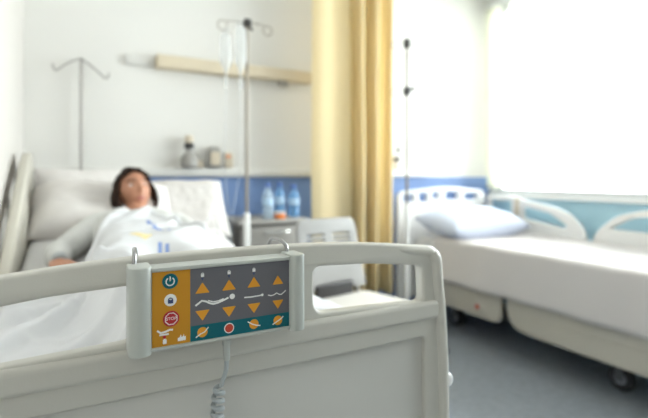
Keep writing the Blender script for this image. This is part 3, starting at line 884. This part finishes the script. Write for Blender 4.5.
b = NB(); lathe(b, [(.012, .0), (.011, -.006), (.004, -.008)], (.862, Y1 - .035, 1.235), 16, 'Y'); obj('outlet_mark', b, 'cuporange', ob)
b = NB(); box(b, (.655, Y1 - .03, 1.158), (.703, Y1, 1.205), .008); tag(obj('call_socket', b, 'outlet', origin=(.68, Y1, 1.158)), 'tiny beige wall socket between the flowmeter and the regulator', 'wall fitting')
go = thing('gas_outlet', 'beige gas outlet on the wall behind the curtain-side drip stand', 'wall fitting', (2.22, Y1, 1.155))
b = NB(); box(b, (2.18, Y1 - .04, 1.16), (2.26, Y1, 1.27), .010, 3); gb = obj('outlet_body', b, 'outlet', go)
b = NB(); lathe(b, [(.022, 0), (.024, -.02), (.015, -.05), (.008, -.055)], (2.22, Y1 - .04, 1.24), 16, 'Y'); box(b, (2.21, Y1 - .08, 1.29), (2.25, Y1 - .05, 1.34), .008); obj('outlet_valve', b, 'fgrey', gb)

# ================================================================== DRIP STANDS
def star_base(t, x, y, n=5, L=.26):
    b = NB(); lathe(b, [(.03, .10), (.04, .105), (.04, .14), (.02, .16)], (x, y, 0), 16)
    for k in range(n):
        a = 2 * PI * k / n + .3
        tube(b, spline([(x, y, .12), (x + math.cos(a) * L * .5, y + math.sin(a) * L * .5, .11), (x + math.cos(a) * L, y + math.sin(a) * L, .08)], 4), .012, 8)
    sb = obj('star_base', b, 'polewhite', t)
    for k in range(n):
        a = 2 * PI * k / n + .3
        b = NB(); lathe(b, [(.012, -.012), (.026, -.010), (.028, 0), (.026, .010), (.012, .012)], (x + math.cos(a) * L, y + math.sin(a) * L, .028), 16, 'X'); 
        box(b, (x + math.cos(a) * L - .006, y + math.sin(a) * L - .006, .03), (x + math.cos(a) * L + .006, y + math.sin(a) * L + .006, .09))
        obj('caster', b, 'rubber', sb)
def ring(c, r, axis_pts=22, a0=0, a1=330):
    return [(c[0] + r * math.cos(R(a0 + (a1 - a0) * k / axis_pts)), c[1], c[2] + r * math.sin(R(a0 + (a1 - a0) * k / axis_pts))) for k in range(axis_pts + 1)]
IX, IY = .808, 2.42
iv = thing('drip_stand', 'drip stand with two fluid bags beside the bedside cabinet', 'drip stand', (IX, IY, 0))
b = NB(); tube(b, [(IX, IY, .90), (IX, IY, 1.965)], .0085, 12); obj('inner_pole', b, 'pole', iv)
b = NB(); tube(b, [(IX, IY, .12), (IX, IY, .88), (IX, IY, .905)], [.0175, .0175, .013], 14); obj('outer_pole', b, 'polewhite', iv, label='thick white lower pole')
b = NB()
tube(b, spline([(IX, IY, 1.945), (.73, IY, 1.943), (.690, IY, 1.937)] + ring((.672, IY, 1.912), .026, 16, 60, 400), 4), .0030, 8)
tube(b, spline([(IX, IY, 1.945), (.87, IY, 1.948), (.912, IY, 1.943)] + ring((.928, IY, 1.918), .026, 16, 120, -220), 4), .0030, 8)
obj('hook_arm', b, 'pole', iv)
b = NB(); box(b, (IX - .016, IY - .018, 1.925), (IX + .022, IY + .018, 1.965), .006); tube(b, [(IX + .008, IY, 1.93), (IX + .028, IY - .01, 1.905)], .008, 8); obj('clamp', b, 'blackplastic', iv)
star_base(iv, IX, IY)
def fluid_bag(x, y, zt, zb, w, label, tube_pts):
    t = thing('fluid_bag', label, 'drip bag', (x, y, zt), group='fluid bags on the drip stand')
    H = zt - zb
    prof = [(0, .55), (.03, .86), (.08, .97), (.3, 1.0), (.6, 1.0), (.78, .86), (.90, .45), (.97, .22), (1.0, .16)]
    rows = []
    for f, k in prof:
        rows.append([(x + math.cos(a) * w / 2 * k, y + math.sin(a) * .020 * (k if f > .05 else .3), zt - f * H) for a in [2 * PI * q / 20 for q in range(20)]])
    bm = NB(); vs = [[bm.verts.new(p) for p in r] for r in rows]
    for a, c in zip(vs, vs[1:]):
        for q in range(20): bm.faces.new((a[q], a[(q + 1) % 20], c[(q + 1) % 20], c[q]))
    bm.faces.new(vs[0][::-1]); bm.faces.new(vs[-1])
    obj('bag_body', bm, 'clearpl', t)
    b = NB(); lathe(b, [(.004, 0), (.006, -.004), (.006, -.025), (.009, -.028), (.009, -.075), (.004, -.082)][::-1], (x, y, zb), 14); obj('drip_chamber', b, 'clearpl', t)
    b = NB(); tube(b, ring((x, y, zt + .012), .012, 14, -90, 250), .0025, 6); obj('bag_hanger', b, 'clearpl', t)
    b = NB(); tube(b, spline([(x, y, zb - .08)] + tube_pts, 8), .0030, 8); obj('drip_tube', b, 'tubing', t)
fluid_bag(.690, IY - .004, 1.868, 1.655, .070, 'left drip bag hanging from the end loop of the stand', [(.688, IY, 1.40), (.692, IY + .03, 1.18), (.715, IY + .05, .95), (.725, IY + .05, .75), (.66, IY - .02, .70), (.55, 2.1, .92), (.47, 1.98, .90)])
fluid_bag(.768, IY - .012, 1.918, 1.655, .066, 'right drip bag hanging next to the pole clamp', [(.768, IY, 1.40), (.778, IY + .02, 1.20), (.765, IY + .05, 1.02), (.738, IY + .05, .88), (.732, IY + .05, .66), (.66, IY, .55)])

ST = thing('bed_pole', 'thin dull metal bed pole with two hooks, standing behind the pillows', 'drip pole', (.01, 2.93, 0))
sx, sy = .006, 2.945
b = NB(); tube(b, [(sx, sy, .30), (sx, sy, 1.775)], .0075, 10); obj('pole', b, 'dpole', ST)
b = NB(); box(b, (sx - .02, sy - .02, .28), (sx + .02, sy + .03, .34), .004); obj('pole_socket', b, 'steel_paint', ST)
for e in ((-1, -.125, 1.690), (1, .128, 1.668)):
    s, dx, ze = e
    b = NB(); tube(b, spline([(sx, sy, 1.773), (sx + dx * .5, sy - .01, 1.738 if s < 0 else 1.722), (sx + dx * .92, sy - .02, ze + .004), (sx + dx, sy - .02, ze), (sx + dx * 1.08, sy - .02, ze + .012), (sx + dx * 1.10, sy - .02, ze + .032)], 5), .0045, 8)
    obj('hook', b, 'dpole', ST)

QX, QY = 1.852, 2.35
p3 = thing('drip_stand', 'empty drip stand between the yellow curtain and the second bed', 'drip stand', (QX, QY, 0))
b = NB(); tube(b, [(QX, QY, .90), (QX, QY, 1.985)], .0085, 10); obj('inner_pole', b, 'pole', p3)
b = NB(); tube(b, [(QX, QY, .12), (QX, QY, .90), (QX, QY, .925)], [.0150, .0150, .011], 12); obj('outer_pole', b, 'polewhite', p3)
for zc_, hx in ((1.955, .115), (1.655, .115)):
    b = NB()
    tube(b, spline([(QX, QY, zc_), (QX + .06, QY, zc_ + .003), (QX + .085, QY, zc_)] + ring((QX + .10, QY, zc_ - .022), .022, 14, 120, -220), 4), .0028, 8)
    tube(b, spline([(QX, QY, zc_), (QX - .06, QY, zc_ + .003), (QX - .085, QY, zc_)] + ring((QX - .10, QY, zc_ - .022), .022, 14, 60, 400), 4), .0028, 8)
    obj('hook_arm', b, 'pole', p3)
b = NB(); box(b, (QX - .016, QY - .018, 1.925), (QX + .016, QY + .018, 1.985), .006); obj('clamp', b, 'blackplastic', p3)
b = NB(); box(b, (QX - .018, QY - .02, 1.625), (QX + .018, QY + .018, 1.675), .006); tube(b, [(QX, QY, 1.66), (QX + .055, QY - .01, 1.675)], .009, 8); obj('clamp', b, 'blackplastic', p3)
star_base(p3, QX, QY, L=.24)

# ================================================================== BEDSIDE CABINET AND WHAT STANDS ON IT
cab = thing('bedside_cabinet', 'grey bedside cabinet with drawers between the bed and the yellow curtain', 'cabinet', (1.03, 2.74, 0))
c0, c1, cy0, cy1, ct = .815, 1.245, 2.55, 2.95, .845
b = NB(); box(b, (c0, cy0 + .02, .08), (c1, cy1, ct - .028), .004); obj('cabinet_body', b, 'standside', cab, label='dark cabinet carcass')
b = NB(); box(b, (c0 - .012, cy0 - .01, ct - .027), (c1 + .012, cy1, ct), .008, 3); obj('cabinet_top', b, 'stand', cab)
for z0, z1 in ((.655, .805), (.49, .645), (.10, .48)):
    b = NB(); box(b, (c0 + .01, cy0 - .002, z0), (c1 - .01, cy0 + .0195, z1), .004)
    dr = obj('drawer' if z1 > .5 else 'cabinet_door', b, 'stand', cab)
    b = NB(); zz = z1 - .03
    tube(b, spline([(1.03 - .07, cy0 - .002, zz), (1.03 - .065, cy0 - .02, zz), (1.03 + .065, cy0 - .02, zz), (1.03 + .07, cy0 - .002, zz)], 4), .005, 8); obj('drawer_handle' if z1 > .5 else 'door_handle', b, 'chrome', dr)
for x in (c0 + .05, c1 - .05):
    for y in (cy0 + .07, cy1 - .05):
        b = NB(); lathe(b, [(.01, -.012), (.036, -.011), (.039, 0), (.036, .011), (.01, .012)], (x, y, .039), 16, 'X'); box(b, (x - .014, y - .012, .055), (x + .014, y + .012, .081)); obj('caster', b, 'rubber', cab)
def bottle(x, y, z, h, r, m, label):
    t = thing('water_bottle', label, 'bottle', (x, y, z), group='water bottles on the bedside cabinet')
    prof = [(.001, .004), (r * .8, 0), (r, .008), (r, h * .28), (r * .93, h * .30), (r * .93, h * .33), (r, h * .35), (r, h * .62), (r * .92, h * .70), (r * .60, h * .80), (r * .40, h * .87), (r * .38, h * .91), (.001, h * .912)]
    b = NB(); lathe(b, [(a, z + c) for a, c in prof], (x, y, 0), 20); bo = obj('bottle_body', b, m, t)
    b = NB(); lathe(b, [(r * .3, z + h * .90), (r * .46, z + h * .90), (r * .46, z + h * .985), (r * .40, z + h), (.001, z + h)], (x, y, 0), 16); obj('bottle_cap', b, 'capblue', t)
    b = NB(); lathe(b, [(r * 1.0, z + h * .38), (r * 1.015, z + h * .38), (r * 1.015, z + h * .58), (r * 1.0, z + h * .58)], (x, y, 0), 20); obj('bottle_label', b, 'labelw', t)
bottle(1.005, 2.615, ct, .215, .033, 'bottle', 'pale clear water bottle nearest the drip stand on the cabinet')
bottle(1.118, 2.70, ct, .220, .032, 'bottleblue', 'middle water bottle of three on the cabinet')
bottle(1.205, 2.68, ct, .205, .036, 'bottleblue', 'deep blue water bottle nearest the curtain on the cabinet')
fp = thing('fruit_pot', 'small orange pot with a white rim in front of the bottles', 'pot', (1.078, 2.60, ct))
b = NB(); lathe(b, [(.024, ct), (.030, ct + .003), (.034, ct + .034), (.032, ct + .036), (.010, ct + .036)], (1.078, 2.60, 0), 20); obj('pot_body', b, 'cuporange', fp)
b = NB(); lathe(b, [(.033, ct + .034), (.037, ct + .035), (.037, ct + .042), (.020, ct + .044), (.001, ct + .044)], (1.078, 2.60, 0), 20); obj('pot_lid', b, 'trim', fp)

# ================================================================== VISITOR CHAIR (slotted plastic back, pale seat)
ch = thing('visitor_chair', 'grey plastic visitor chair with slotted back and off-white seat', 'chair', (1.185, 1.89, 0), R(10))
def lbox(lo, hi, bv=.01, M=None):
    b = NB(); box(b, lo, hi, bv, 3, M); return b
bk = [tuple(p) for p in roundpoly([(-.215, .0), (-.140, .0), (-.115, .040), (.105, .040), (.130, .0), (.215, .0), (.190, .375), (-.190, .375)], [.02, .02, .03, .03, .02, .02, .05, .05], 7)]
slots = []
for zz in (.285, .259, .233):
    for x in (-.085, .085):
        slots.append([tuple(p) for p in roundpoly([(x - .055, zz), (x + .055, zz), (x + .055, zz + .007), (x - .055, zz + .007)], .003, 4)])
MB = at(0, .17, .515) @ Matrix.Rotation(R(-12), 4, 'X') @ XZ
b = plate([bk] + slots, .024, .008, MB); obj('backrest', b, 'chair', ch, world=False)
st_ = [tuple(p) for p in roundpoly([(-.215, .17), (.215, .17), (.245, -.28), (-.245, -.28)], .06, 8)]
b = lbox((-.125, .150, .470), (.115, .176, .558), .008); obj('back_bracket', b, 'blackplastic', ch, world=False, label='dark bracket under the backrest')
b = plate([st_], .055, .018, at(0, 0, .465)); obj('seat', b, 'seat', ch, world=False, label='off-white padded seat')
for s in (-1, 1):
    b = NB(); tube(b, spline([(s * .17, .16, .44), (s * .185, .20, .50), (s * .185, .185, .56), (s * .175, .215, .66)], 5), .011, 10); obj('back_upright', b, 'fgrey', ch, world=False)
    for y, yy in ((.14, .23), (-.22, -.26)):
        b = NB(); tube(b, [(s * .19, y, .44), (s * .215, yy, .012), (s * .215, yy, 0.0)], [.011, .011, .013], 10); obj('leg', b, 'chrome', ch, world=False)

# ================================================================== DIVIDER CURTAIN
def curtain_mesh(path, z0, z1, nz=36, flare=.0, seed=0):
    rows = []
    for i, (x, y) in enumerate(path):
        row = []
        for k in range(nz + 1):
            f = k / nz; z = z0 + (z1 - z0) * f
            row.append((x + flare * (1 - f) * .01 * math.sin(i * .31 + seed) + .006 * noise.noise(Vector((x * 4, z * 1.2, seed))), y + .012 * noise.noise(Vector((x * 5, z * 1.4, seed + 5))), z))
        rows.append(row)
    return solidified(grid_mesh('c', rows), .003, 0)
cu = thing('divider_curtain', 'yellow divider curtain gathered between the two beds', 'curtain', (1.66, 2.74, .27))
path = []
for k in range(181):
    s = k / 180
    if s < .48:
        t = s / .48
        x = 1.352 + .305 * t; y = 2.715 - .020 * math.sin(t * PI * 2.0) + .02 * t
    else:
        t = (s - .48) / .52
        x = 1.657 + .350 * t + .026 * math.sin(t * PI * 6); y = 2.735 + .070 * math.sin(t * PI * 6) - .02 * t
    path.append((x, y))
obj('curtain_cloth', curtain_mesh(path, .27, 2.60, seed=2), 'curtain', cu, angle=0)
b = NB(); box(b, (1.33, 2.70, 2.64), (2.02, 2.76, 2.70), .004); obj('curtain_track', b, 'frame', cu)
b = NB()
for k in range(12):
    x, y = path[int(k * 180 / 11)]
    tube(b, [(x, y, 2.595), (x, y, 2.645)], .003, 6)
obj('curtain_glider', b, 'frame', cu)
# window curtain and pelmet, bright with the light behind
wc = thing('window_curtain', 'pale yellow curtain drawn to the far end of the window', 'curtain', (3.22, 2.88, 1.0))
pathw = [(3.225 + .022 * math.sin(k * .35), 2.80 + .15 * k / 90) for k in range(91)]
obj('curtain_cloth', curtain_mesh(pathw, 1.00, 2.60, seed=8), 'wcurtain', wc, angle=0)
b = NB(); tube(b, [(3.225, -.45, 2.62), (3.225, 2.95, 2.62)], .010, 10); obj('curtain_rod', b, 'frame', wc)
pe = thing('window_pelmet', 'short pale pelmet across the top of the window', 'pelmet', (3.26, 1.2, 2.3))
pathp = [(3.265 + .008 * math.sin(k * .55), -.40 + 3.14 * k / 240) for k in range(241)]
obj('pelmet_cloth', curtain_mesh(pathp, 2.32, 2.62, nz=10, seed=11), 'wcurtain', pe, angle=0)

# ================================================================== EMPTY SECOND BED
EX = 2.69
e = thing('hospital_bed', 'empty hospital bed with white spread below the bright window', 'bed', (EX, 1.75, 0))
hbo = [tuple(p) for p in roundpoly([(EX - .540, .16), (EX - .540, .985), (EX, 1.03), (EX + .40, .985), (EX + .40, .16)], [.01, .07, .3, .07, .01], 8)]
hh = []
for x0, x1, z0, z1 in ((-.48, -.385, .905, .965), (-.325, -.245, .905, .975), (-.19, -.13, .925, .98), (-.05, .08, .915, .98), (.16, .30, .91, .965)):
    hh.append([tuple(p) for p in roundpoly([(EX + x0, z0), (EX + x1, z0), (EX + x1, z1), (EX + x0, z1)], .012, 4)])
bm = plate([hbo] + hh, .035, .008, at(0, 2.86, 0) @ XZ); obj('headboard', bm, 'bedwhite', e)
fbo = [tuple(p) for p in roundpoly([(EX - .46, .30), (EX - .46, .86), (EX + .46, .86), (EX + .46, .30)], [.01, .09, .09, .01], 8)]
fbh = [tuple(p) for p in roundpoly([(EX - .36, .76), (EX + .36, .76), (EX + .36, .82), (EX - .36, .82)], .02, 5)]
bm = plate([fbo, fbh], .04, .008, at(0, .74, 0) @ XZ); obj('footboard', bm, 'bedwhite', e)
# raised rails on the window side
ra = [(2.84, .58), (2.84, .94), (2.60, .952), (2.44, .915), (2.24, .885), (2.08, .835), (1.975, .735), (1.955, .64), (1.965, .58)]
ra = [tuple(p) for p in roundpoly(ra, [.02, .03, .05, .06, .06, .06, .05, .03, .02], 6)]
a1 = [tuple(p) for p in roundpoly([(2.80, .79), (2.80, .905), (2.585, .905), (2.585, .785)], .02, 4)]
a2 = [tuple(p) for p in roundpoly([(2.47, .775), (2.47, .865), (2.24, .828), (2.10, .745), (2.12, .725)], .018, 4)]
bm = plate([ra, a1, a2], .038, .010, at(3.115, 0, 0) @ YZ); r1 = obj('side_rail', bm, 'bedwhite', e, label='white raised side rail by the window')
b = NB(); box(b, (3.088, 2.50, .79), (3.0955, 2.545, .93), .003); obj('rail_handle', b, 'outlet', r1)
rb_ = [(1.925, .58), (1.915, .66), (1.885, .735), (1.76, .845), (1.58, .895), (1.35, .905), (1.10, .90), (.96, .83), (.92, .70), (.93, .58)]
rb_ = [tuple(p) for p in roundpoly(rb_, [.02, .03, .05, .06, .06, .06, .06, .05, .03, .02], 6)]
b1 = [tuple(p) for p in roundpoly([(1.80, .755), (1.66, .835), (1.50, .855), (1.08, .85), (1.05, .745)], .03, 5)]
bm = plate([rb_, b1], .038, .010, at(3.115, 0, 0) @ YZ); obj('side_rail', bm, 'bedwhite', e, label='white raised side rail by the window')
# lowered rails on the near side
la = [tuple(p) for p in roundpoly([(2.00, .195), (1.978, .24), (1.978, .36), (2.00, .405), (2.72, .405), (2.72, .195)], [.05, .05, .05, .05, .05, .05], 6)]
bm = plate([la], .034, .010, at(2.290, 0, 0) @ YZ); l1 = obj('side_rail', bm, 'bedcream', e, label='cream lowered side rail')
b = NB(); box(b, (2.2695, 2.07, .225), (2.2735, 2.20, .345), .0015); rc = obj('control_plate', b, 'bedcream', l1)
b = NB(); lathe(b, [(.016, 0), (.015, -.005), (.008, -.008)], (2.2695, 2.155, .262), 16, 'X'); obj('release_button', b, 'redorange', l1, label='orange-red release button')
lb = [tuple(p) for p in roundpoly([(1.935, .405), (1.930, .28), (1.885, .20), (1.78, .185), (.88, .185), (.88, .405)], [.03, .05, .05, .06, .05, .03], 6)]
bm = plate([lb], .034, .010, at(2.290, 0, 0) @ YZ); l2 = obj('side_rail', bm, 'bedcream', e, label='cream lowered side rail')
b = NB(); box(b, (2.2675, .90, .292), (2.274, 1.84, .300), .002); obj('rail_ridge', b, 'bedcream', l2)
b = NB(); box(b, (EX - .40, .80, .38), (EX + .40, 2.82, .44), .01); obj('mattress_platform', b, 'steel_paint', e)
b = NB()
for s in (-1, 1): box(b, (EX + s * .22 - .03, 1.25, .17), (EX + s * .22 + .03, 2.65, .23), .006)
for y in (1.35, 2.0, 2.55): box(b, (EX - .24, y - .03, .17), (EX + .24, y + .03, .23), .006)
obj('base_frame', b, 'dark_steel', e)
for y in (1.55, 2.35):
    b = NB(); box(b, (EX - .12, y - .09, .23), (EX + .12, y + .09, .38), .01); obj('lift_column', b, 'dark_steel', e)
for x, y in ((-.215, 1.37), (.215, 1.37), (-.215, 2.55), (.215, 2.55)): caster(e, EX + x, y, .064)
b = mattress_mesh(EX, .41, .80, 2.80, lambda y: .645, .20)
tag(obj('mattress', b, 'mattress', origin=(EX, 1.8, .445)), 'mattress under the white spread on the empty bed', 'mattress')
# spread : rounded top edges, hanging sides with soft folds
rows = []
prof = []
hw = .425
for k in range(9): prof.append((hw + .018 - .012 * k / 8, .372 + .265 * k / 8, 1 - k / 8))
for k in range(1, 8):
    a = R(90 * k / 8); prof.append((hw - .018 + .024 * math.cos(a), .637 + .024 * math.sin(a), 0))
NT = 26
full = [(p[0], p[1], p[2]) for p in prof] + [(hw - .018 - 2 * (hw - .018) * k / NT, .661, 0) for k in range(NT + 1)] + [(-p[0], p[1], p[2]) for p in prof[::-1]]
ny = 140
for j in range(ny + 1):
    y = .80 + (2.56 - .80) * j / ny
    row = []
    for x, z, hang in full:
        s = 1 if x > 0 else -1
        dx = hang * (.009 * math.sin(y * 19 + s) + .016 * noise.noise(Vector((y * 5, s * 3, z * 4))) + .004)
        dz = -.002 * hang * math.sin(y * 6) + (.006 * noise.noise(Vector((x * 5, y * 4, 0))) + .003 * noise.noise(Vector((x * 14, y * 12, 2))) if hang == 0 else .0)
        row.append((EX + x + s * dx, y, z + dz))
    rows.append(row)
tag(obj('bedspread', solidified(grid_mesh('spread', rows), .004, 0), 'linen2', origin=(EX, 1.7, .65), angle=0), 'smooth white spread hanging over the empty bed\'s sides', 'bedspread')
pillow('pillow', (EX - .065, 2.54, .755), .76, .44, .22, tilt=R(8), yaw=R(0), seed=21, m='pillowblue', label='bluish white pillow at the head of the empty bed')

# ================================================================== LIGHT, CAMERA
wd = bpy.data.worlds.new('sky'); SC.world = wd; wd.use_nodes = True
bg = wd.node_tree.nodes['Background']; bg.inputs['Color'].default_value = (0.90, 0.985, 1.0, 1); bg.inputs['Strength'].default_value = 11.5
pl = bpy.data.lights.new('window_portal', 'AREA'); pl.shape = 'RECTANGLE'; pl.size = WZ1 - WZ0; pl.size_y = WY1 - WY0; pl.energy = 1
po = bpy.data.objects.new('window_portal', pl); COL.objects.link(po)
po.location = (X1 + .11, (WY0 + WY1) / 2, (WZ0 + WZ1) / 2); po.rotation_euler = (0, R(90), 0)
pl.cycles.is_portal = True

sn = bpy.data.lights.new('hazy_sun', 'SUN'); sn.energy = 4.0; sn.angle = R(35); sn.color = (1.0, .98, .94)
so_ = bpy.data.objects.new('hazy_sun', sn); COL.objects.link(so_); so_.location = (6, 0, 6)
so_.rotation_euler = Vector((-1, .75, -1.1)).to_track_quat('-Z', 'Y').to_euler()

cd = bpy.data.cameras.new('camera'); co = bpy.data.objects.new('camera', cd); COL.objects.link(co)
co.location = (0, 0, 1.10); co.rotation_euler = (R(90), 0, R(-28))
cd.sensor_width = 36; cd.lens = 459 / 648 * 36; cd.shift_y = -32 / 648; cd.clip_start = .02
cd.dof.use_dof = True; cd.dof.focus_distance = .735; cd.dof.aperture_fstop = 2.2
SC.camera = co
SC.cycles.transparent_max_bounces = 32
SC.view_settings.view_transform = 'Standard'; SC.view_settings.look = 'None'; SC.view_settings.gamma = 1.0
SC.view_settings.use_curve_mapping = False
SC.view_settings.exposure = 0.25
